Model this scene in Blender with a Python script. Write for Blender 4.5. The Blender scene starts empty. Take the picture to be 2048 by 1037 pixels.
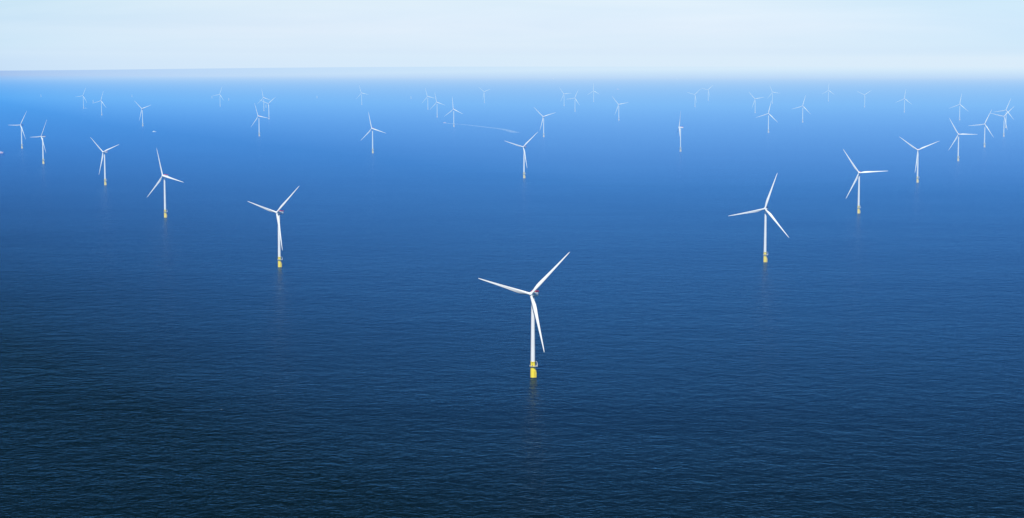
import bpy, bmesh, math, random
from mathutils import Matrix, Vector, noise
R = math.radians
random.seed(7)
S = bpy.context.scene
C = S.collection

# ------------------------------------------------------------------ helpers
def link(o, parent=None):
    C.objects.link(o)
    if parent: o.parent = parent
    return o

def obj(name, bm, mats, parent=None, smooth=True, matrix=None):
    me = bpy.data.meshes.new(name)
    bmesh.ops.recalc_face_normals(bm, faces=bm.faces)
    bm.to_mesh(me); bm.free()
    for m in (mats if isinstance(mats, (list, tuple)) else [mats]): me.materials.append(m)
    if smooth:
        for p in me.polygons: p.use_smooth = True
        try: me.set_sharp_from_angle(angle=R(38))
        except Exception: pass
    o = link(bpy.data.objects.new(name, me), parent)
    if matrix: o.matrix_local = matrix
    return o

def tag(o, label=None, cat=None, group=None, kind=None):
    if label: o['label'] = label
    if cat: o['category'] = cat
    if group: o['group'] = group
    if kind: o['kind'] = kind
    return o

def thing(name, label, cat, loc, group=None):
    o = bpy.data.objects.new(name, None); C.objects.link(o)
    o.location = loc; o.empty_display_size = 5
    return tag(o, label, cat, group)

def ring(bm, cx, cy, z, rx, ry=None, n=32, mi=0):
    ry = rx if ry is None else ry
    return [bm.verts.new((cx + rx * math.cos(2*math.pi*i/n), cy + ry * math.sin(2*math.pi*i/n), z)) for i in range(n)]

def bridge(bm, a, b, mi=0):
    n = len(a)
    for i in range(n):
        f = bm.faces.new((a[i], a[(i+1) % n], b[(i+1) % n], b[i])); f.material_index = mi

def lathe(bm, prof, n=32, axis='Z', cap=True, mat=None, mi=0):
    """prof: list of (radius, height)"""
    rings = []
    for r, z in prof:
        rings.append(ring(bm, 0, 0, z, max(r, 1e-3), n=n))
    for a, b in zip(rings, rings[1:]): bridge(bm, a, b, mi)
    if cap:
        for rr in (rings[0], rings[-1]):
            f = bm.faces.new(rr); f.material_index = mi
    vs = [v for rr in rings for v in rr]
    if mat is not None: bmesh.ops.transform(bm, matrix=mat, verts=vs)
    return vs

def tube(bm, pts, r, n=8, mi=0):
    pts = [Vector(p) for p in pts]; rings = []
    for i, p in enumerate(pts):
        t = (pts[min(i+1, len(pts)-1)] - pts[max(i-1, 0)]).normalized()
        a = t.cross(Vector((0, 0, 1)));
        if a.length < .05: a = t.cross(Vector((1, 0, 0)))
        a.normalize(); b = t.cross(a)
        rr = r[i] if isinstance(r, (list, tuple)) else r
        rings.append([bm.verts.new(p + a*rr*math.cos(2*math.pi*k/n) + b*rr*math.sin(2*math.pi*k/n)) for k in range(n)])
    for a, b in zip(rings, rings[1:]): bridge(bm, a, b, mi)
    bm.faces.new(rings[0]); bm.faces.new(rings[-1])

def box(bm, c, s, mat=None, bevel=0, mi=0):
    r = bmesh.ops.create_cube(bm, size=1, matrix=Matrix.Translation(c) @ Matrix.Diagonal((*s, 1)))
    vs = r['verts']
    fs = {f for v in vs for f in v.link_faces}
    for f in fs: f.material_index = mi
    if bevel:
        es = list({e for v in vs for e in v.link_edges})
        q = bmesh.ops.bevel(bm, geom=es, offset=bevel, segments=3, affect='EDGES', profile=.5)
        vs = list({v for f in q['faces'] for v in f.verts} | {v for v in vs if v.is_valid})
    if mat is not None: bmesh.ops.transform(bm, matrix=mat, verts=vs)
    return vs

# ------------------------------------------------------------------ materials
def newmat(name):
    m = bpy.data.materials.new(name); m.use_nodes = True
    return m, m.node_tree, m.node_tree.nodes['Principled BSDF']

def paint(name, col, rough=.35, spec=.5, dirt=.12, scale=.35, stretch=(1, 1, .12), metal=0):
    m, nt, b = newmat(name)
    tc = nt.nodes.new('ShaderNodeTexCoord'); mp = nt.nodes.new('ShaderNodeMapping'); mp.inputs['Scale'].default_value = stretch
    nz = nt.nodes.new('ShaderNodeTexNoise'); nz.inputs['Scale'].default_value = scale; nz.inputs['Detail'].default_value = 5
    nt.links.new(tc.outputs['Object'], mp.inputs[0]); nt.links.new(mp.outputs[0], nz.inputs['Vector'])
    cr = nt.nodes.new('ShaderNodeValToRGB')
    cr.color_ramp.elements[0].position = .3; cr.color_ramp.elements[1].position = .62
    cr.color_ramp.elements[0].color = (*[c*(1-dirt) for c in col], 1); cr.color_ramp.elements[1].color = (*col, 1)
    nt.links.new(nz.outputs['Fac'], cr.inputs[0]); nt.links.new(cr.outputs[0], b.inputs['Base Color'])
    b.inputs['Roughness'].default_value = rough; b.inputs['Specular IOR Level'].default_value = spec; b.inputs['Metallic'].default_value = metal
    return m

M_white = paint('white_gelcoat', (.86, .87, .88), .38, dirt=.07)
M_tower = paint('white_tower_paint', (.86, .87, .88), .42, dirt=.09, scale=.5)
M_grey = paint('pale_grey_paint', (.50, .53, .56), .45)
M_steel = paint('galvanised_steel', (.55, .55, .56), .5, dirt=.3)
M_red = paint('red_paint', (.62, .03, .05), .45)
M_dark = paint('dark_opening', (.03, .03, .035), .6)
M_navy = paint('navy_hull_paint', (.018, .022, .11), .4)
M_rose = paint('weathered_pink_deck', (.62, .42, .46), .6)
M_orange = paint('orange_hull_paint', (.62, .16, .07), .5)
M_window = paint('dark_bridge_window', (.02, .03, .04), .12)

def yellow_mat():
    m, nt, b = newmat('yellow_marine_paint')
    tc = nt.nodes.new('ShaderNodeTexCoord'); sp = nt.nodes.new('ShaderNodeSeparateXYZ'); nt.links.new(tc.outputs['Object'], sp.inputs[0])
    nz = nt.nodes.new('ShaderNodeTexNoise'); nz.inputs['Scale'].default_value = 1.1; nz.inputs['Detail'].default_value = 6
    mp = nt.nodes.new('ShaderNodeMapping'); mp.inputs['Scale'].default_value = (1, 1, .25)
    nt.links.new(tc.outputs['Object'], mp.inputs[0]); nt.links.new(mp.outputs[0], nz.inputs['Vector'])
    ma = nt.nodes.new('ShaderNodeMath'); ma.operation = 'MULTIPLY_ADD'; ma.inputs[1].default_value = 2.2; ma.inputs[2].default_value = -1.1
    nt.links.new(nz.outputs['Fac'], ma.inputs[0])
    ad = nt.nodes.new('ShaderNodeMath'); ad.operation = 'ADD'; nt.links.new(sp.outputs['Z'], ad.inputs[0]); nt.links.new(ma.outputs[0], ad.inputs[1])
    mr = nt.nodes.new('ShaderNodeMapRange'); mr.inputs['From Min'].default_value = -.1; mr.inputs['From Max'].default_value = .8
    nt.links.new(ad.outputs[0], mr.inputs['Value'])
    mx = nt.nodes.new('ShaderNodeMix'); mx.data_type = 'RGBA'
    mx.inputs['A'].default_value = (.10, .075, .02, 1)
    cr = nt.nodes.new('ShaderNodeValToRGB'); cr.color_ramp.elements[0].position = .3; cr.color_ramp.elements[1].position = .6
    cr.color_ramp.elements[0].color = (.90, .69, .008, 1); cr.color_ramp.elements[1].color = (.97, .79, .011, 1)
    nt.links.new(nz.outputs['Fac'], cr.inputs[0]); nt.links.new(cr.outputs[0], mx.inputs['B'])
    nt.links.new(mr.outputs[0], mx.inputs['Factor']); nt.links.new(mx.outputs['Result'], b.inputs['Base Color'])
    b.inputs['Roughness'].default_value = .42
    return m
M_yel = yellow_mat()

# ------------------------------------------------------------------ sea
def water_mat():
    m, nt, b = newmat('sea_water')
    L = nt.links.new
    tc = nt.nodes.new('ShaderNodeTexCoord')
    def nz(scale, stretch, rot, detail=3, dist=0., rough=.55):
        mp = nt.nodes.new('ShaderNodeMapping'); mp.inputs['Rotation'].default_value = (0, 0, R(rot)); mp.inputs['Scale'].default_value = stretch
        n = nt.nodes.new('ShaderNodeTexNoise'); n.inputs['Scale'].default_value = scale; n.inputs['Detail'].default_value = detail
        n.inputs['Distortion'].default_value = dist; n.inputs['Roughness'].default_value = rough
        L(tc.outputs['Object'], mp.inputs[0]); L(mp.outputs[0], n.inputs['Vector'])
        return n.outputs['Fac']
    def mul(a, k):
        x = nt.nodes.new('ShaderNodeMath'); x.operation = 'MULTIPLY'; L(a, x.inputs[0])
        if isinstance(k, (int, float)): x.inputs[1].default_value = k
        else: L(k, x.inputs[1])
        return x.outputs[0]
    def add(a, c):
        x = nt.nodes.new('ShaderNodeMath'); x.operation = 'ADD'; L(a, x.inputs[0]); L(c, x.inputs[1]); return x.outputs[0]
    swell = nz(.036, (.9, 1, 1), 10, 3, .4)
    wave = nz(.10, (.9, 1, 1), 14, 3, .6)
    wave2 = nz(.19, (.9, 1, 1), -14, 3, .8)
    chop = nz(.5, (.8, 1, 1), 20, 3, .5)
    gust = nz(.0011, (.35, 1, 1), 4, 4, .4)          # wind patches, a kilometre across
    gr = nt.nodes.new('ShaderNodeMapRange'); gr.inputs['From Min'].default_value = .3; gr.inputs['From Max'].default_value = .7
    gr.inputs['To Min'].default_value = .72; gr.inputs['To Max'].default_value = 1.25; L(gust, gr.inputs['Value'])
    roll = nz(.015, (.8, 1, 1), 12, 2, .3)
    h = add(add(add(mul(swell, 6.2), mul(wave, 3.2)), add(mul(wave2, 2.1), mul(chop, .55))), mul(roll, 4.0))
    h = mul(h, gr.outputs[0])
    bp = nt.nodes.new('ShaderNodeBump'); bp.inputs['Strength'].default_value = 1.0; bp.inputs['Distance'].default_value = BUMP
    L(h, bp.inputs['Height'])
    # deep water body seen between the facets, sky mirrored by Fresnel on top
    nt.nodes.remove(b); out = nt.nodes['Material Output']
    df = nt.nodes.new('ShaderNodeBsdfDiffuse'); df.inputs['Color'].default_value = WATER_COL; L(bp.outputs[0], df.inputs['Normal'])
    gl = nt.nodes.new('ShaderNodeBsdfGlossy'); gl.inputs['Color'].default_value = WATER_TINT; gl.inputs['Roughness'].default_value = WATER_ROUGH; L(bp.outputs[0], gl.inputs['Normal'])
    # slicks and ruffled patches mirror the sky a little more or less
    slick = nz(.0042, (.30, 1, 1), 5, 9, .8, .72)
    pa = nt.nodes.new('ShaderNodeMapRange'); pa.inputs['From Min'].default_value = .3; pa.inputs['From Max'].default_value = .7
    pa.inputs['To Min'].default_value = .80; pa.inputs['To Max'].default_value = 1.22; L(add(mul(slick, .6), mul(gust, .4)), pa.inputs['Value'])
    vs_ = nt.nodes.new('ShaderNodeVectorMath'); vs_.operation = 'SCALE'; vs_.inputs[0].default_value = WATER_TINT[:3]; L(pa.outputs[0], vs_.inputs['Scale'])
    L(vs_.outputs[0], gl.inputs['Color'])
    fr = nt.nodes.new('ShaderNodeFresnel'); fr.inputs['IOR'].default_value = 1.333; L(bp.outputs[0], fr.inputs['Normal'])
    # facets hide one another at grazing angles, which weakens the mirror of a rough sea
    pw = nt.nodes.new('ShaderNodeMath'); pw.operation = 'POWER'; pw.inputs[1].default_value = 2.5; L(fr.outputs[0], pw.inputs[0])
    mx = nt.nodes.new('ShaderNodeMixShader'); L(pw.outputs[0], mx.inputs[0]); L(df.outputs[0], mx.inputs[1]); L(gl.outputs[0], mx.inputs[2])
    L(mx.outputs[0], out.inputs['Surface'])
    return m
BUMP = .35; WATER_COL = (.0018, .008, .0135, 1); WATER_TINT = (.45, .62, .82, 1); WATER_ROUGH = .25

SEA_R = 135000.0
bm = bmesh.new()
NS = 192
radii = [0, 300, 900, 2000, 5000, 12000, 30000, 70000, SEA_R]
prev = None
cen = bm.verts.new((0, 0, 0))
for r_ in radii[1:]:
    rr = ring(bm, 0, 0, 0, r_, n=NS)
    if r_ == SEA_R:      # the visible edge of the sea lies nearer on the left
        for v in rr:
            az_ = math.atan2(v.co.x, v.co.y); k_ = min(1, max(0, (-az_)/R(16))); v.co *= 1-.40*k_*k_*(3-2*k_)
    if prev is None:
        for i in range(NS): bm.faces.new((cen, rr[i], rr[(i+1) % NS]))
    else: bridge(bm, prev, rr)
    prev = rr
sea = tag(obj('sea', bm, water_mat(), smooth=False), kind='structure')
if sea.data.polygons[0].normal.z < 0: sea.data.flip_normals()

# ------------------------------------------------------------------ haze: homogeneous air that dims and adds airlight per km
def haze_mat(name, sig, lim):
    m = bpy.data.materials.new(name); m.use_nodes = True; nt = m.node_tree
    nt.nodes.remove(nt.nodes['Principled BSDF']); out = nt.nodes['Material Output']
    mx = max(sig)*1.02
    ab = nt.nodes.new('ShaderNodeVolumeAbsorption'); ab.inputs['Density'].default_value = mx/1000
    ab.inputs['Color'].default_value = (*[1 - s/mx for s in sig], 1)
    e = [s/1000*l for s, l in zip(sig, lim)]; k = max(e)
    em = nt.nodes.new('ShaderNodeEmission'); em.inputs['Color'].default_value = (*[x/k for x in e], 1); em.inputs['Strength'].default_value = k
    ad = nt.nodes.new('ShaderNodeAddShader'); nt.links.new(ab.outputs[0], ad.inputs[0]); nt.links.new(em.outputs[0], ad.inputs[1])
    nt.links.new(ad.outputs[0], out.inputs['Volume'])
    return m

def haze_body(name, foot, z0, z1, mat, top=None):
    """prism over the plan polygon foot; top: plan polygon of the upper edge (sloping sides)"""
    bm = bmesh.new(); top = top or foot
    a = [bm.verts.new((x, y, z0)) for x, y in foot]; b = [bm.verts.new((x, y, z1)) for x, y in top]
    bridge(bm, a, b); bm.faces.new(a); bm.faces.new(b)
    return tag(obj(name, bm, mat, smooth=False), kind='structure')

W = 165000
haze_body('haze', [(-40000, 9500), (-800, 2700), (-260, 1800), (60, 1400), (40000, 1400), (40000, 17500), (0, 17500), (-9000, 23000), (-40000, 24000)], -20, 250,
          haze_mat('blue_haze', (.090, .092, .172), (.118, .505, .97)), top=[(-40000, 11000), (-1050, 4000), (-330, 3050), (60, 2600), (40000, 2600), (40000, 17500), (0, 17500), (-9000, 23000), (-40000, 24000)])
haze_body('haze', [(-60000, 41000), (-60000, 38000), (-6200, 21500), (-2600, 12000), (300, 6000), (5000, 5200), (26000, 5000), (W, 9000), (W, 125000), (24000, 118000), (2000, 84000), (-8500, 50000), (-12000, 40000)], -21, 600,
          haze_mat('pale_haze', (.0290, .0385, .0800), (.71, .845, .965)))

# ------------------------------------------------------------------ wind turbine
HUB, OV, TILT, CONE, RB = 108.75, 6.86, R(5.93), R(.4), 77.0
TP = 21.0     # top of the yellow foundation

def foundation_bm():
    bm = bmesh.new()
    lathe(bm, [(3.2, -14), (3.2, -1), (3.2, 2), (3.2, 6), (3.15, 10), (3.05, 13.5), (3.0, 14.2), (3.0, TP-.9), (3.0, TP-.55)], 40)
    lathe(bm, [(3.28, TP-.5), (3.28, TP-.05)], 40)
    return bm
def tower_bm():
    bm = bmesh.new()
    p = []
    for k in range(14):
        z = TP + (HUB-3.2-TP)*k/13; r = 2.86 + (2.02-2.86)*(k/13)**1.15
        p.append((r, z))
    lathe(bm, p, 40)
    for z in (TP+29, TP+57): # flange seams between tower sections
        r = 2.86 + (2.02-2.86)*((z-TP)/(HUB-3.2-TP))**1.15
        lathe(bm, [(r+.035, z-.16), (r+.035, z+.16)], 40)
    return bm
PZ = 15.0
def platform_bm():
    bm = bmesh.new()
    lathe(bm, [(4.85, PZ-.35), (4.95, PZ-.2), (4.95, PZ)], 28, mat=Matrix.Translation((.55, 0, 0)))
    box(bm, (4.9, -.6, PZ-.2), (2.4, 3.6, .36))
    for k in range(8):
        a = 2*math.pi*k/8
        tube(bm, [(2.9*math.cos(a), 2.9*math.sin(a), PZ-2.4), (.55+4.6*math.cos(a), 4.6*math.sin(a), PZ-.3)], .14, 6)
    return bm
def railing_bm():
    bm = bmesh.new()
    pts = [(.55+4.85*math.cos(2*math.pi*k/24), 4.85*math.sin(2*math.pi*k/24)) for k in range(24)]
    for z in (.45, .85, 1.25):
        for i in range(24):
            a, b = pts[i], pts[(i+1) % 24]
            tube(bm, [(a[0], a[1], PZ+z), (b[0], b[1], PZ+z)], .055, 5)
    for a in pts: tube(bm, [(a[0], a[1], PZ-.05), (a[0], a[1], PZ+1.28)], .06, 5)
    return bm
def crane_bm():
    bm = bmesh.new()
    tube(bm, [(5.6, -.8, PZ-.05), (5.65, -.8, PZ+2.4)], .30, 10)
    tube(bm, [(5.65, -.8, PZ+2.2), (5.6, -.9, PZ+3.6), (5.25, -1.1, PZ+5.1), (4.75, -1.3, PZ+6.3), (4.2, -1.5, PZ+6.9)], [.26, .26, .24, .2, .16], 8)
    box(bm, (5.65, -.8, PZ+2.5), (.8, .7, .7), bevel=.08)
    return bm
def landing_bm():
    bm = bmesh.new()
    for s in (-1, 1):
        tube(bm, [(2.9, s*1.05, 8.9), (3.9, s*1.05, 8.6), (4.2, s*1.05, 7.9), (4.25, s*1.05, 4), (4.25, s*1.05, -2.5), (3.9, s*1.05, -3.6), (2.9, s*1.05, -4)], .42, 10)
        for z in (.8, 4.6): tube(bm, [(2.6, s*1.0, z), (4.25, s*1.05, z)], .22, 8)
        tube(bm, [(4.0, s*.36, -2.5), (4.0, s*.36, 9.0)], .1, 6)
    for k in range(28): tube(bm, [(4.0, -.36, -2.2+k*.4), (4.0, .36, -2.2+k*.4)], .05, 5)
    box(bm, (3.9, 0, 9.1), (1.9, 2.5, .16))
    return bm
def ladder_bm():
    bm = bmesh.new()
    for s in (-1, 1):
        tube(bm, [(3.35, s*.34, 9.2), (3.35, s*.34, PZ+.2)], .08, 6)
    for k in range(15): tube(bm, [(3.35, -.34, 9.4+k*.4), (3.35, .34, 9.4+k*.4)], .045, 5)
    for k in range(4): # cage hoops
        z = 10.6+k*1.2
        tube(bm, [(3.3, -.45, z), (3.75, -.5, z), (4.05, 0, z), (3.75, .5, z), (3.3, .45, z)], .05, 5)
    return bm
def cyl_patch(bm, r, a0, a1, z0, z1, n=6, th=.06):
    """a plate curved round the column; angles in degrees from +X"""
    o, i = [], []
    for k in range(n+1):
        a = R(a0 + (a1-a0)*k/n)
        for L_, rr in ((o, r+th), (i, r-.02)):
            L_.append([bm.verts.new((rr*math.cos(a), rr*math.sin(a), z)) for z in (z0, z1)])
    for k in range(n):
        bm.faces.new((o[k][0], o[k+1][0], o[k+1][1], o[k][1])); bm.faces.new((i[k][0], i[k][1], i[k+1][1], i[k+1][0]))
        for j in (0, 1): bm.faces.new((o[k][j], i[k][j], i[k+1][j], o[k+1][j]))
    for k in (0, n): bm.faces.new((o[k][0], o[k][1], i[k][1], i[k][0]))
def door_bm():
    bm = bmesh.new(); cyl_patch(bm, 3.0, -107, -90, PZ+.15, PZ+2.35); return bm
def sign_bm():
    bm = bmesh.new()
    cyl_patch(bm, 3.0, -104, -88, PZ+3.7, PZ+5.0)
    return bm

# nacelle group, local frame: origin on the tower axis at hub height, -Y upwind (before tilt)
def nacelle_bm():
    bm = bmesh.new()
    rx = Matrix.Rotation(R(90), 4, 'X')      # lathe Z -> -Y
    # direct drive generator drum
    lathe(bm, [(2.55, 1.7), (3.25, 1.95), (3.35, 2.3), (3.35, 4.35), (3.2, 4.7), (2.3, 4.9)], 40, mat=rx)
    # canopy: rounded box lofted along Y
    prof = [(-2.0, 2.6, 2.7), (-1.2, 2.95, 3.0), (1.5, 3.05, 3.1), (6.5, 3.05, 3.1), (10.2, 2.95, 3.0), (11.6, 2.7, 2.75), (12.2, 2.1, 2.2)]
    rings = []
    for y, hx, hz in prof:
        rr = []
        for k in range(32):
            a = 2*math.pi*k/32; c, s = math.cos(a), math.sin(a); p = .55
            rr.append(bm.verts.new((hx*math.copysign(abs(c)**p, c), y, hz*math.copysign(abs(s)**p, s)*.98)))
        rings.append(rr)
    for a, b in zip(rings, rings[1:]): bridge(bm, a, b)
    bm.faces.new(rings[0]); bm.faces.new(rings[-1])
    # yaw bearing collar under the nacelle
    lathe(bm, [(2.25, -3.7), (2.5, -2.6)], 32)
    return bm
def helideck_bm():
    bm = bmesh.new(); z = 3.12
    x0, x1, y0, y1 = -2.9, 2.9, 2.6, 11.9
    box(bm, (0, (y0+y1)/2, z+.12), (x1-x0, y1-y0, .2))
    h = 1.35
    for (a, b) in (((x0, y0), (x0, y1)), ((x1, y0), (x1, y1)), ((x0, y1), (x1, y1)), ((x0, y0), (x1, y0))):
        cx, cy = (a[0]+b[0])/2, (a[1]+b[1])/2
        sx, sy = abs(a[0]-b[0])+.08, abs(a[1]-b[1])+.08
        box(bm, (cx, cy, z+.2+h/2), (sx, sy, h))
        n = 5
        for k in range(n+1):
            px, py = a[0]+(b[0]-a[0])*k/n, a[1]+(b[1]-a[1])*k/n
            tube(bm, [(px, py, z), (px, py, z+.35+h)], .09, 6)
    return bm
def cooler_bm():
    bm = bmesh.new()
    box(bm, (0, -.2, 3.75), (4.4, 1.3, 1.5), bevel=.12)
    return bm
def mast_bm():
    bm = bmesh.new()
    box(bm, (0, 1.4, 3.05), (3.6, .2, .2))
    for x in (-1.7, 1.7):
        tube(bm, [(x, 1.4, 2.9), (x, 1.4, 5.6)], .07, 6)
        tube(bm, [(x-.4, 1.4, 5.4), (x+.4, 1.4, 5.4)], .05, 5)
    return bm
def hub_bm():
    bm = bmesh.new()
    rx = Matrix.Rotation(R(90), 4, 'X')
    prof = [(2.0, -2.05), (2.2, -1.6), (2.3, 0), (2.25, .9), (2.05, 1.7), (1.6, 2.4), (.95, 2.9), (.35, 3.1), (.02, 3.13)]
    lathe(bm, prof, 32, mat=rx)
    for k in range(3): # stubs that carry the blade roots
        lathe(bm, [(1.75, .4), (1.75, 2.35)], 28, mat=Matrix.Rotation(k*2*math.pi/3, 4, 'Y'))
    return bm

def airfoil(c, t, n=32):
    """closed section, x from leading edge (0) to trailing edge (c); y thickness"""
    pts = []
    for k in range(n):
        a = 2*math.pi*k/n
        x = .5*(1+math.cos(a))                    # 1 -> 0 -> 1
        yt = 5*t*(.2969*math.sqrt(x)-.126*x-.3516*x*x+.2843*x**3-.1036*x**4)
        cam = .03*4*x*(1-x)*(1 if t < .9 else 0)
        s = 1 if a <= math.pi else -1
        pts.append((x*c, (s*yt + cam)*c))
    return pts
def blade_bm():
    bm = bmesh.new()
    #        r     chord  thick  twist  circle-mix
    st = [(2.3, 3.30, 1.0, 14, 1), (4, 3.30, 1.0, 14, 1), (7, 3.75, .80, 14, .62), (10.5, 4.55, .56, 13.5, .25), (14.5, 5.0, .42, 12, .06),
          (19, 4.85, .34, 10, 0), (25, 4.3, .29, 7.6, 0), (33, 3.6, .25, 5.2, 0), (42, 2.95, .22, 3.4, 0), (52, 2.35, .20, 2, 0),
          (61, 1.85, .185, 1, 0), (69, 1.38, .18, .4, 0), (73.5, 1.02, .18, .1, 0), (76, .66, .18, 0, 0), (77, .22, .18, 0, 0)]
    n = 32; rings = []
    for r, c, t, tw, cm in st:
        af = airfoil(c, min(t, .6), n); rr = []
        for k, (x, y) in enumerate(af):
            a = 2*math.pi*k/n
            px = c*.5*(1+math.cos(a)); py = 1.65*math.sin(a)
            x_, y_ = x*(1-cm)+px*cm, y*(1-cm)+py*cm
            pa = .5*cm + .29*(1-cm)
            X = -(x_ - pa*c); Y = y_             # leading edge towards +X (clockwise rotation seen from upwind)
            q = R(tw+2.5); X, Y = X*math.cos(q)+Y*math.sin(q), -X*math.sin(q)*1+Y*math.cos(q)
            bend = -1.6*max(0, (r-20)/57)**2.2   # slight prebend, upwind
            rr.append(bm.verts.new((X, Y+bend*.5, r)))
        rings.append(rr)
    for a, b in zip(rings, rings[1:]): bridge(bm, a, b)
    bm.faces.new(rings[0]); bm.faces.new(rings[-1])
    return bm

def rotor_mats(yaw, az, feather=0):
    nac = Matrix.Translation((0, 0, HUB)) @ Matrix.Rotation(yaw, 4, 'Z') @ Matrix.Rotation(-TILT, 4, 'X')
    hub = nac @ Matrix.Translation((0, -OV, 0)) @ Matrix.Rotation(az, 4, 'Y')
    bl = [hub @ Matrix.Rotation(k*2*math.pi/3, 4, 'Y') @ Matrix.Rotation(CONE, 4, 'X') @ Matrix.Rotation(feather, 4, 'Z') for k in range(3)]
    return nac, hub, bl

GROUP = 'wind turbines standing in rows in the sea'
# x, y, yaw, blade azimuth, label
TURB = [
 (27, 2386, -24.4, 42.8, 'white turbine nearest the viewer, largest of all, alone on dark open sea'),
 (-462, 3684, -31.5, 44.8, 'second largest turbine, left of the nearest one, red roof deck behind its hub'),
 (515, 3776, -21.0, 17.6, 'large turbine right of the nearest one, one blade near upright, one pointing left'),
 (-907, 4863, -32.2, 100.9, 'large left turbine with upper blade near upright, next left of the second largest one'),
 (931, 4997, -14.6, 85.4, 'large right-hand turbine with one blade level to the right, another up to the left'),
 (-1341, 6140, -31.4, 69.3, 'left-side turbine with its upper blades in a wide V, third from the left edge'),
 (1365, 6273, -16.4, 65.6, 'right-side turbine, upper blades in a wide V, lower blade close along its tower'),
 (42, 6507, -25.7, 45.5, 'mid-distance turbine behind the nearest one, just below the end of the long wake'),
 (-1863, 7412, -42.3, 26.5, 'second turbine from the left edge, long nacelle seen side-on, thin blade behind tower'),
 (-2292, 8729, -28.9, 29.4, 'leftmost turbine of all, standing above the dark-hulled ship at the left edge'),
 (-618, 8278, -25.5, 104.8, 'turbine alone on bright blue sea left of centre, upper blade leaning slightly left'),
 (760, 8425, -88.0, 1.3, 'turbine with rotor seen edge-on, one upright blade, nacelle pointing right'),
 (1824, 7627, -21.4, 89.5, 'turbine near right edge, one blade level to the right, one down to the left'),
 (2241, 8855, -27.0, 23.7, 'turbine near right edge, one blade level to the left, one down to the right'),
 (2656, 10089, -25.8, 43.5, 'front one of two overlapping turbines at the far right edge'),
 (3013, 11402, -22.5, 20.4, 'rear one of two overlapping turbines at the far right edge, base partly hidden'),
 (3087, 12895, -22.3, 8.8, 'small hazy turbine near right edge, above the two with a level blade'),
 (170, 10034, -24.3, 71.9, 'turbine just right of the long wake’s end, upper blades in a V'),
 (-361, 11594, -24.2, 113.0, 'turbine whose yellow base stands across the long wake, one blade straight up'),
 (-542, 13539, -28.3, 105.3, 'hazy turbine just left of the one standing on the wake'),
 (-708, 15740, -22.0, 101.3, 'small hazy turbine, leftmost of the three beside the wake boat'),
 (-1373, 10144, -32.5, 97.5, 'front and largest turbine of the cluster of three left of centre'),
 (-1703, 13099, -24.1, 50.8, 'middle turbine of the cluster of three left of centre, base at a blade tip'),
 (-2023, 15251, -23.5, 105.7, 'rearmost, lilac-hazed turbine of the cluster of three left of centre'),
 (-2314, 11710, -24.3, 71.4, 'small turbine with V of upper blades, directly above the little white boat'),
 (-3085, 14058, -22.2, 15.6, 'hazy left turbine with a bare foundation just left of its rotor'),
 (-3685, 16088, -21.2, 22.3, 'small hazy left turbine with a tiny boat touching its base'),
 (-2613, 16749, -21.1, 20.1, 'faint small turbine standing between two bare foundations'),
 (-1402, 17456, -18.3, 101.8, 'very faint turbine above the lone upright-bladed one left of centre, blade pointing right'),
 (-268, 18154, -23.1, 68.3, 'very faint distant turbine near picture centre with two short upper blades'),
 (471, 16924, -20.4, 83.4, 'left one of a close hazy pair right of centre, blade level to the right'),
 (507, 15061, -21.2, 22.8, 'right, nearer one of a close hazy pair right of centre, blade level left'),
 (815, 18683, -19.5, -2.1, 'small distant turbine right of the close pair, blade straight up, two drooping evenly'),
 (734, 12851, -25.2, 78.6, 'lone hazy turbine right of centre, below a faint pink boat'),
 (1628, 16647, -21.5, 45.8, 'left, nearer one of two distant turbines whose blade tips touch'),
 (2025, 19317, -21.4, 44.0, 'right, farther one of two distant turbines whose blade tips touch'),
 (1910, 14696, -20.2, 77.7, 'pale bluish turbine at the left of the right-hand cluster of three'),
 (2491, 17899, -21.0, 97.5, 'rear turbine of the right-hand cluster of three, just behind a raised blade tip'),
 (1462, 10654, -19.0, 12.0, 'front and largest turbine of the right-hand cluster of three'),
 (1931, 12420, -19.0, 14.2, 'turbine just right of the right-hand cluster of three, outer blades drooping'),
 (3203, 18945, -21.0, 2.3, 'very faint turbine in the right haze with pale upright blade, nearest the horizon'),
 (3107, 16486, -21.7, 55.3, 'faint Y-shaped turbine in the right haze, lower blade hidden by its tower'),
 (3112, 14835, -23.0, 6.5, 'faint turbine in the right haze, next right of the Y-shaped one'),
]
PARTS = []
def build_turbine(x, y, yaw, az, label):
    root = thing('wind_turbine', label, 'wind turbine', (x, y, 0), GROUP)
    nac, hub, bl = rotor_mats(R(yaw), R(az))
    f = obj('foundation', foundation_bm(), M_yel, root)
    obj('boat_landing', landing_bm(), M_yel, f, matrix=Matrix.Rotation(R(-22), 4, 'Z'))
    obj('ladder', ladder_bm(), M_yel, f, matrix=Matrix.Rotation(R(-22), 4, 'Z'))
    obj('door', door_bm(), M_dark, f)
    obj('sign', sign_bm(), M_dark, f)
    p = obj('platform', platform_bm(), M_steel, root)
    obj('railing', railing_bm(), M_steel, p)
    obj('crane', crane_bm(), M_white, root)
    obj('tower', tower_bm(), M_tower, root)
    n = obj('nacelle', nacelle_bm(), M_white, root, matrix=nac)
    obj('helicopter_deck', helideck_bm(), M_red, n)
    obj('cooler', cooler_bm(), M_red, n)
    obj('wind_sensor', mast_bm(), M_steel, n)
    obj('hub', hub_bm(), M_white, root, matrix=hub)
    b0 = obj('blade', blade_bm(), M_white, root, matrix=bl[0])
    for k in (1, 2):
        b = link(bpy.data.objects.new('blade', b0.data), root); b.matrix_local = bl[k]
    return root
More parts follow.
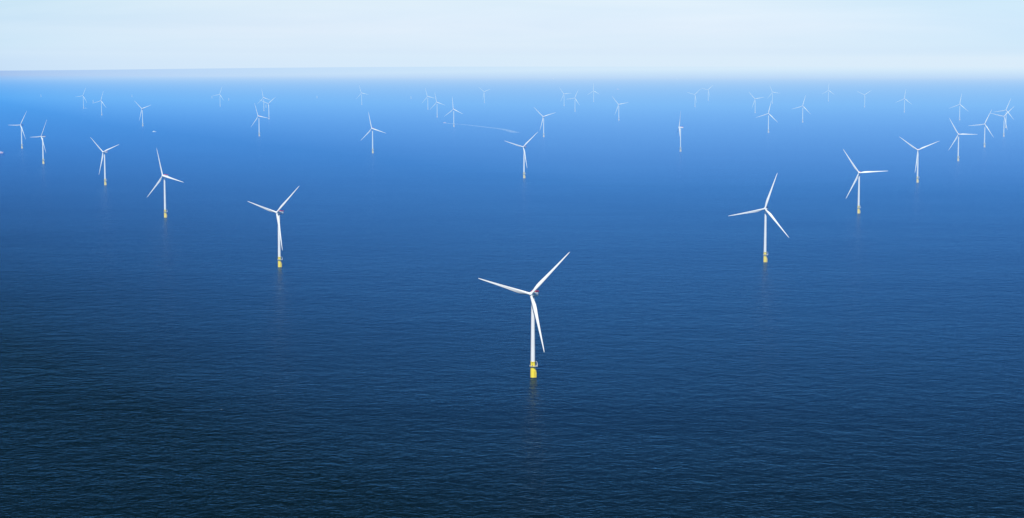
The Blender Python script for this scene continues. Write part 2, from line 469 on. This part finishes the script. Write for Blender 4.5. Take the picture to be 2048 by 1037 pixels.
def copy_turbine(src, x, y, yaw, az, label):
    root = src.copy(); C.objects.link(root); root.location = (x, y, 0); root['label'] = label
    nac, hub, bl = rotor_mats(R(yaw), R(az), R(-42) if yaw < -80 else 0); k = 0   # the edge-on one is parked, blades feathered
    for ch in src.children:
        c = ch.copy(); C.objects.link(c); c.parent = root
        nm = ch.name.split('.')[0]
        if nm == 'nacelle': c.matrix_local = nac
        elif nm == 'hub': c.matrix_local = hub
        elif nm == 'blade': c.matrix_local = bl[k]; k += 1
        for g in ch.children:
            d = g.copy(); C.objects.link(d); d.parent = c
    return root
proto = build_turbine(*TURB[0])
for t in TURB[1:]: copy_turbine(proto, *t)

# ------------------------------------------------------------------ bare foundations waiting for their turbines
F = 3730.07; PITCH = .1058604; CAMH = 407.8
def sea_at(px, py):
    """point of the sea seen at photograph pixel (used once, to survey positions)"""
    u, v = (px-1024)/F, (py-518.5)/F
    d = Vector((u, math.cos(PITCH)-v*math.sin(PITCH), -math.sin(PITCH)-v*math.cos(PITCH)))
    t = CAMH/-d.z
    return d.x*t, d.y*t
FND = [(82, 194, 'faint bare foundation stub far out on the left, leftmost of the towerless ones'),
 (186.3, 205.5, 'bare yellowish foundation stub beside the rotor of the hazy turbine on the left'),
 (264, 194.5, 'bare foundation stub above the V-bladed turbine on the left'),
 (424, 197, 'bare pale foundation stub just left of the faint small turbine'),
 (457.5, 201.5, 'bare foundation stub just right of the faint small turbine'),
 (532, 215.5, 'bare foundation stub between the towers of the three-turbine cluster left of centre'),
 (634, 197, 'bare foundation stub alone between the cluster of three and the very faint turbine'),
 (822, 198, 'bare pale foundation stub left of the wake turbines, near the centre')]
src = None
for px, py, lab in FND:
    x, y = sea_at(px, py)
    if src is None:
        src = thing('turbine_foundation', lab, 'foundation', (x, y, 0), 'bare foundations without towers')
        bm = bmesh.new(); lathe(bm, [(3.3, -14), (3.3, 3), (3.2, 12), (3.1, 23.5)], 32); lathe(bm, [(3.4, 23.6), (3.4, 24.1)], 32)
        c_ = obj('column', bm, M_yel, src)
        obj('boat_landing', landing_bm(), M_yel, src, matrix=Matrix.Rotation(R(-22), 4, 'Z'))
        p_ = obj('platform', platform_bm(), M_steel, src); obj('railing', railing_bm(), M_steel, p_)
        bm = bmesh.new(); lathe(bm, [(3.55, 20.5), (3.55, 24.6), (2.6, 25.6)], 24); obj('cover', bm, M_white, src)
        cur = src
    else:
        cur = src.copy(); C.objects.link(cur); cur.location = (x, y, 0); cur['label'] = lab
        for ch in src.children:
            c = ch.copy(); C.objects.link(c); c.parent = cur
            for g in ch.children:
                d = g.copy(); C.objects.link(d); d.parent = c

# ------------------------------------------------------------------ boats
def hull_bm(L, B, D, sheer=.8, draft=1.2):
    """hull along X, bow at +X"""
    bm = bmesh.new(); N = 18; rings = []
    for i in range(N+1):
        t = i/N; x = -L/2 + L*t
        w = B/2*(1 if t < .55 else math.cos((t-.55)/.45*math.pi/2)**.75) * (.92 if t < .04 else 1)
        w = max(w, .05); top = D + sheer*max(0, (t-.5)*2)**2
        rake = L*.04*max(0, (t-.85)/.15)
        rings.append([bm.verts.new(p) for p in ((x+rake, -w, top), (x, -w*.93, .4), (x-rake*.4, -w*.55, -draft*.7), (x-rake*.5, 0, -draft), (x-rake*.4, w*.55, -draft*.7), (x, w*.93, .4), (x+rake, w, top))])
    for a, b in zip(rings, rings[1:]):
        for k in range(6): bm.faces.new((a[k], a[k+1], b[k+1], b[k]))
        bm.faces.new((a[6], a[0], b[0], b[6]))
    bm.faces.new(rings[0]); bm.faces.new(rings[-1])
    return bm
def crew_boat(x, y, heading, label, scale=1., hull=None, house=None, group=None):
    root = thing('work_boat', label, 'boat', (x, y, 0), group); root.rotation_euler.z = R(heading); root.scale = (scale,)*3
    obj('hull', hull_bm(22, 8, 2.8), hull or M_white, root, smooth=False)
    bm = bmesh.new(); box(bm, (-2, 0, 3.9), (9, 6.4, 2.6), bevel=.3)
    h = obj('cabin', bm, house or M_white, root)
    bm = bmesh.new(); box(bm, (-1.4, 0, 6.2), (5.2, 5.0, 2.4), bevel=.35); w = obj('wheelhouse', bm, house or M_white, root)
    bm = bmesh.new(); box(bm, (-1.4, 0, 6.5), (5.32, 5.12, .9)); obj('window', bm, M_window, w)
    bm = bmesh.new(); tube(bm, [(-2.4, 0, 7.3), (-2.7, 0, 12)], .16, 6); tube(bm, [(-2.6, -1.3, 9.6), (-2.6, 1.3, 9.6)], .1, 6); obj('mast', bm, M_steel, root)
    bm = bmesh.new()
    for s in (-1, 1):
        tube(bm, [(3, s*3.6, 4.2), (8, s*3.1, 4.4), (10.8, s*1.2, 4.6)], .07, 5)
        for xx, yy in ((3, 3.6), (5.5, 3.4), (8, 3.1)): tube(bm, [(xx, s*yy, 2.6), (xx, s*yy, 4.3)], .06, 5)
    obj('railing', bm, M_steel, root)
    return root
x, y = sea_at(308.5, 264.5)
crew_boat(x, y, 12, 'small white work boat alone between the V-bladed turbine and the large left turbines', 1.0)
x, y = sea_at(889.5, 246.6)
crew_boat(x, y, 176, 'small pinkish work boat under way at the left end of the long white wake', 1.0, M_rose, M_rose)
x, y = sea_at(170.8, 217.3)
crew_boat(x, y, 5, 'tiny white boat lying beside the base of a hazy turbine on the left', .9)
x, y = sea_at(1107, 158.5)
crew_boat(x, y, 60, 'white speck of a far ship in the haze above the close pair of turbines', 1.7)
x, y = sea_at(1236, 179.5)
crew_boat(x, y, 10, 'faint pink boat in the haze above the lone turbine right of centre', 1.9, M_rose, M_rose)
x, y = sea_at(1354, 158.8)
crew_boat(x, y, 95, 'barely visible speck of a ship in the far haze above the touching-blade pair', 1.3)

def ship(x, y, heading, label):
    root = thing('supply_ship', label, 'ship', (x, y, 0)); root.rotation_euler.z = R(heading)
    obj('hull', hull_bm(64, 14, 4.2, 2.0, 4), M_navy, root, smooth=False)
    bm = bmesh.new(); box(bm, (-9, 0, 4.35), (42, 13.0, .3)); obj('deck', bm, M_rose, root)
    bm = bmesh.new(); box(bm, (17, 0, 7.6), (21, 12, 6.4), bevel=.4); h = obj('superstructure', bm, M_rose, root)
    bm = bmesh.new(); box(bm, (14.5, 0, 11.3), (11, 10.5, 2.5), bevel=.4); b = obj('bridge', bm, M_white, root)
    bm = bmesh.new(); box(bm, (14.5, 0, 11.6), (11.12, 10.62, .9)); obj('window', bm, M_window, b)
    bm = bmesh.new(); tube(bm, [(13, 0, 12.4), (13, 0, 19)], .3, 8); tube(bm, [(13, -2, 15.5), (13, 2, 15.5)], .15, 6); obj('mast', bm, M_steel, root)
    bm = bmesh.new(); box(bm, (3.5, 3, 9), (2.6, 2.0, 8), bevel=.2); obj('funnel', bm, M_orange, root)
    return root
x, y = sea_at(8, 309.2)
ship(x-30, y, 0, 'dark hulled supply ship with pinkish deck cut off by the left edge of the picture')

# ------------------------------------------------------------------ wakes
def foam_mat(dens):
    m = bpy.data.materials.new('wake_foam'); m.use_nodes = True; nt = m.node_tree; b = nt.nodes['Principled BSDF']; out = nt.nodes['Material Output']
    b.inputs['Base Color'].default_value = (.62, .72, .78, 1); b.inputs['Roughness'].default_value = .7
    at = nt.nodes.new('ShaderNodeAttribute'); at.attribute_name = 'foam'
    tc = nt.nodes.new('ShaderNodeTexCoord'); nz = nt.nodes.new('ShaderNodeTexNoise'); nz.inputs['Scale'].default_value = .09; nz.inputs['Detail'].default_value = 6
    nt.links.new(tc.outputs['Object'], nz.inputs['Vector'])
    mr = nt.nodes.new('ShaderNodeMapRange'); mr.inputs['From Min'].default_value = .36; mr.inputs['From Max'].default_value = .66; nt.links.new(nz.outputs['Fac'], mr.inputs['Value'])
    mu = nt.nodes.new('ShaderNodeMath'); mu.operation = 'MULTIPLY'; nt.links.new(at.outputs['Fac'], mu.inputs[0]); nt.links.new(mr.outputs[0], mu.inputs[1])
    m2 = nt.nodes.new('ShaderNodeMath'); m2.operation = 'MULTIPLY'; m2.use_clamp = True; m2.inputs[1].default_value = dens; nt.links.new(mu.outputs[0], m2.inputs[0])
    tr = nt.nodes.new('ShaderNodeBsdfTransparent'); mx = nt.nodes.new('ShaderNodeMixShader')
    nt.links.new(m2.outputs[0], mx.inputs[0]); nt.links.new(tr.outputs[0], mx.inputs[1]); nt.links.new(b.outputs[0], mx.inputs[2]); nt.links.new(mx.outputs[0], out.inputs['Surface'])
    return m
M_foam = foam_mat(2.3)
def wake(pts, widths, dens, label, name='wake', z=.25):
    P = [Vector((*p, z)) for p in pts]
    # Catmull-Rom resample
    Q, Wd, Dn = [], [], []
    for i in range(len(P)-1):
        p0, p1, p2, p3 = P[max(i-1, 0)], P[i], P[i+1], P[min(i+2, len(P)-1)]
        for k in range(12):
            t = k/12
            Q.append(.5*((2*p1)+(p2-p0)*t+(2*p0-5*p1+4*p2-p3)*t*t+(3*p1-p0-3*p2+p3)*t**3))
            Wd.append(widths[i]*(1-t)+widths[i+1]*t); Dn.append(dens[i]*(1-t)+dens[i+1]*t)
    Q.append(P[-1]); Wd.append(widths[-1]); Dn.append(dens[-1])
    me = bpy.data.meshes.new(name); vs, fs, dn = [], [], []
    o0 = Q[0].copy()
    for i, q in enumerate(Q):
        t = (Q[min(i+1, len(Q)-1)]-Q[max(i-1, 0)]).normalized(); n = Vector((-t.y, t.x, 0))
        for k, e in zip((-1, -.5, 0, .5, 1), (0, .8, 1, .8, 0)):
            vs.append(q-o0+n*Wd[i]*.5*k+Vector((0, 0, z))); dn.append(Dn[i]*e)
    for i in range(len(Q)-1):
        for k in range(4): a = i*5+k; fs.append((a, a+1, a+6, a+5))
    me.from_pydata(vs, [], fs); at = me.attributes.new('foam', 'FLOAT', 'POINT')
    for i, d in enumerate(dn): at.data[i].value = d
    me.materials.append(M_foam)
    o = link(bpy.data.objects.new(name, me)); o.location = (o0.x, o0.y, 0)
    return tag(o, label, 'wake', kind='stuff')
wp = [(885.5, 246.6), (893, 247), (908, 248.3), (935, 250.5), (965, 254), (995, 257.5), (1015, 261), (1028, 265), (1038, 266.5)]
wake([sea_at(*p) for p in wp], [7, 26, 24, 26, 32, 42, 56, 70, 50], [1, .95, .7, .6, .6, .45, .42, .38, .0],
     'long curving white wake trailing right behind the small pinkish boat')
wp = [(171, 217.6), (174, 217.5), (178, 217.6)]
wake([sea_at(*p) for p in wp], [30, 30, 20], [.8, .5, 0], 'short white wake of the tiny boat beside the hazy turbine base')
wp = [(440.2, 820), (442, 819.6), (443.6, 819.8), (445, 820.3)]
wake([sea_at(*p) for p in wp], [.6, 2.2, 2.4, .4], [.2, .75, .8, .1], 'single small whitecap on the dark sea left of the nearest turbine', name='whitecap', z=.3)['category'] = 'whitecap'

# ------------------------------------------------------------------ sky, sun, camera
SUN_EL, SUN_AZ = R(50), R(-8)       # azimuth of the sun measured from straight behind the camera, towards the left
wd = bpy.data.worlds.new('World'); S.world = wd; wd.use_nodes = True
nt = wd.node_tree; L = nt.links.new
sky = nt.nodes.new('ShaderNodeTexSky'); sky.sky_type = 'NISHITA'; sky.sun_disc = False
sky.sun_elevation = SUN_EL; sky.sun_rotation = R(188); sky.altitude = 400
tc = nt.nodes.new('ShaderNodeTexCoord'); sp = nt.nodes.new('ShaderNodeSeparateXYZ'); L(tc.outputs['Generated'], sp.inputs[0])
cr = nt.nodes.new('ShaderNodeValToRGB'); L(sp.outputs['Z'], cr.inputs[0])
el = cr.color_ramp.elements
TINT = [(0.0, (1.26, 1.50, 2.22)), (.008, (1.36, 1.60, 2.30)), (.018, (1.25, 1.40, 2.00)), (.037, (1.16, 1.235, 1.58)), (.055, (.40, 1.42, 1.95)), (.10, (.13, 1.06, 1.70)), (.17, (.07, .49, .87)), (.25, (.04, .20, .36)), (.40, (.02, .07, .13)), (1.0, (.10, .25, .50))]
while len(el) < len(TINT): el.new(.5)
for e_, (p_, c_) in zip(el, TINT): e_.position = p_; e_.color = (*[v/2.4 for v in c_], 1)
mx = nt.nodes.new('ShaderNodeMix'); mx.data_type = 'RGBA'; mx.blend_type = 'MULTIPLY'; mx.inputs['Factor'].default_value = 1
L(sky.outputs[0], mx.inputs['A']); L(cr.outputs[0], mx.inputs['B'])
# thin high cloud streaks: large soft variation by direction
mp = nt.nodes.new('ShaderNodeMapping'); mp.inputs['Scale'].default_value = (3, 3, 34); mp.inputs['Rotation'].default_value = (0, R(1.2), 0); L(tc.outputs['Generated'], mp.inputs[0])
nz = nt.nodes.new('ShaderNodeTexNoise'); nz.inputs['Scale'].default_value = 2.0; nz.inputs['Detail'].default_value = 7; nz.inputs['Roughness'].default_value = .55; nz.inputs['Distortion'].default_value = .4; L(mp.outputs[0], nz.inputs['Vector'])
c2 = nt.nodes.new('ShaderNodeValToRGB'); c2.color_ramp.elements[0].position = .36; c2.color_ramp.elements[1].position = .62
c2.color_ramp.elements[0].color = (.93, .962, .985, 1); c2.color_ramp.elements[1].color = (1.0, 1.0, 1.0, 1)
L(nz.outputs['Fac'], c2.inputs[0])
m2 = nt.nodes.new('ShaderNodeMix'); m2.data_type = 'RGBA'; m2.blend_type = 'MULTIPLY'; m2.inputs['Factor'].default_value = 1
ab = nt.nodes.new('ShaderNodeMath'); ab.operation = 'ABSOLUTE'; L(sp.outputs['X'], ab.inputs[0])     # clearer, bluer air to both sides
ml = nt.nodes.new('ShaderNodeMapRange'); ml.interpolation_type = 'SMOOTHSTEP'; ml.inputs['From Min'].default_value = .10; ml.inputs['From Max'].default_value = .30; L(ab.outputs[0], ml.inputs['Value'])
mb = nt.nodes.new('ShaderNodeMix'); mb.data_type = 'RGBA'; mb.blend_type = 'MULTIPLY'; L(ml.outputs[0], mb.inputs['Factor']); L(mx.outputs['Result'], mb.inputs['A']); mb.inputs['B'].default_value = (.85, .955, .995, 1)
# the dome above the haze is deeper blue towards the left
xl = nt.nodes.new('ShaderNodeMapRange'); xl.interpolation_type = 'SMOOTHSTEP'; xl.inputs['From Min'].default_value = .13; xl.inputs['From Max'].default_value = -.30; L(sp.outputs['X'], xl.inputs['Value'])
xr = nt.nodes.new('ShaderNodeMapRange'); xr.interpolation_type = 'SMOOTHSTEP'; xr.inputs['From Min'].default_value = .12; xr.inputs['From Max'].default_value = .34; xr.inputs['To Max'].default_value = .3; L(sp.outputs['X'], xr.inputs['Value'])
xa = nt.nodes.new('ShaderNodeMath'); xa.operation = 'ADD'; L(xl.outputs[0], xa.inputs[0]); L(xr.outputs[0], xa.inputs[1])
zl = nt.nodes.new('ShaderNodeMapRange'); zl.interpolation_type = 'SMOOTHSTEP'; zl.inputs['From Min'].default_value = .045; zl.inputs['From Max'].default_value = .08; L(sp.outputs['Z'], zl.inputs['Value'])
xz = nt.nodes.new('ShaderNodeMath'); xz.operation = 'MULTIPLY'; L(xa.outputs[0], xz.inputs[0]); L(zl.outputs[0], xz.inputs[1])
md = nt.nodes.new('ShaderNodeMix'); md.data_type = 'RGBA'; md.blend_type = 'MULTIPLY'; L(xz.outputs[0], md.inputs['Factor']); L(mb.outputs['Result'], md.inputs['A']); md.inputs['B'].default_value = (.50, .52, .55, 1)
L(md.outputs['Result'], m2.inputs['A']); L(c2.outputs[0], m2.inputs['B'])
sc_ = nt.nodes.new('ShaderNodeVectorMath'); sc_.operation = 'SCALE'; sc_.inputs['Scale'].default_value = 2.4; L(m2.outputs['Result'], sc_.inputs[0])
bg = nt.nodes['Background']; L(sc_.outputs[0], bg.inputs['Color']); bg.inputs['Strength'].default_value = .1

sl = bpy.data.lights.new('sun', 'SUN'); sl.energy = 5.0; sl.angle = R(.5); sl.color = (1, .975, .935)
so = link(bpy.data.objects.new('sun', sl))
to_sun = Vector((math.cos(SUN_EL)*math.sin(SUN_AZ), -math.cos(SUN_EL)*math.cos(SUN_AZ), math.sin(SUN_EL)))
so.rotation_euler = to_sun.to_track_quat('Z', 'Y').to_euler(); so.location = to_sun*3000

cam = bpy.data.cameras.new('camera'); co = link(bpy.data.objects.new('camera', cam))
cam.sensor_width = 36; cam.lens = F/2048*36; cam.clip_start = 1; cam.clip_end = 400000
co.location = (0, 0, CAMH); co.rotation_euler = (R(90)-PITCH, 0, 0)
S.camera = co
S.view_settings.view_transform = 'Standard'; S.view_settings.look = 'None'; S.view_settings.exposure = 0; S.view_settings.gamma = 1
S.render.engine = 'CYCLES'
S.cycles.max_bounces = 6; S.cycles.transparent_max_bounces = 16; S.cycles.volume_bounces = 0
S.cycles.use_denoising = True; S.cycles.denoising_prefilter = 'ACCURATE'; S.cycles.denoising_input_passes = 'RGB_ALBEDO_NORMAL'
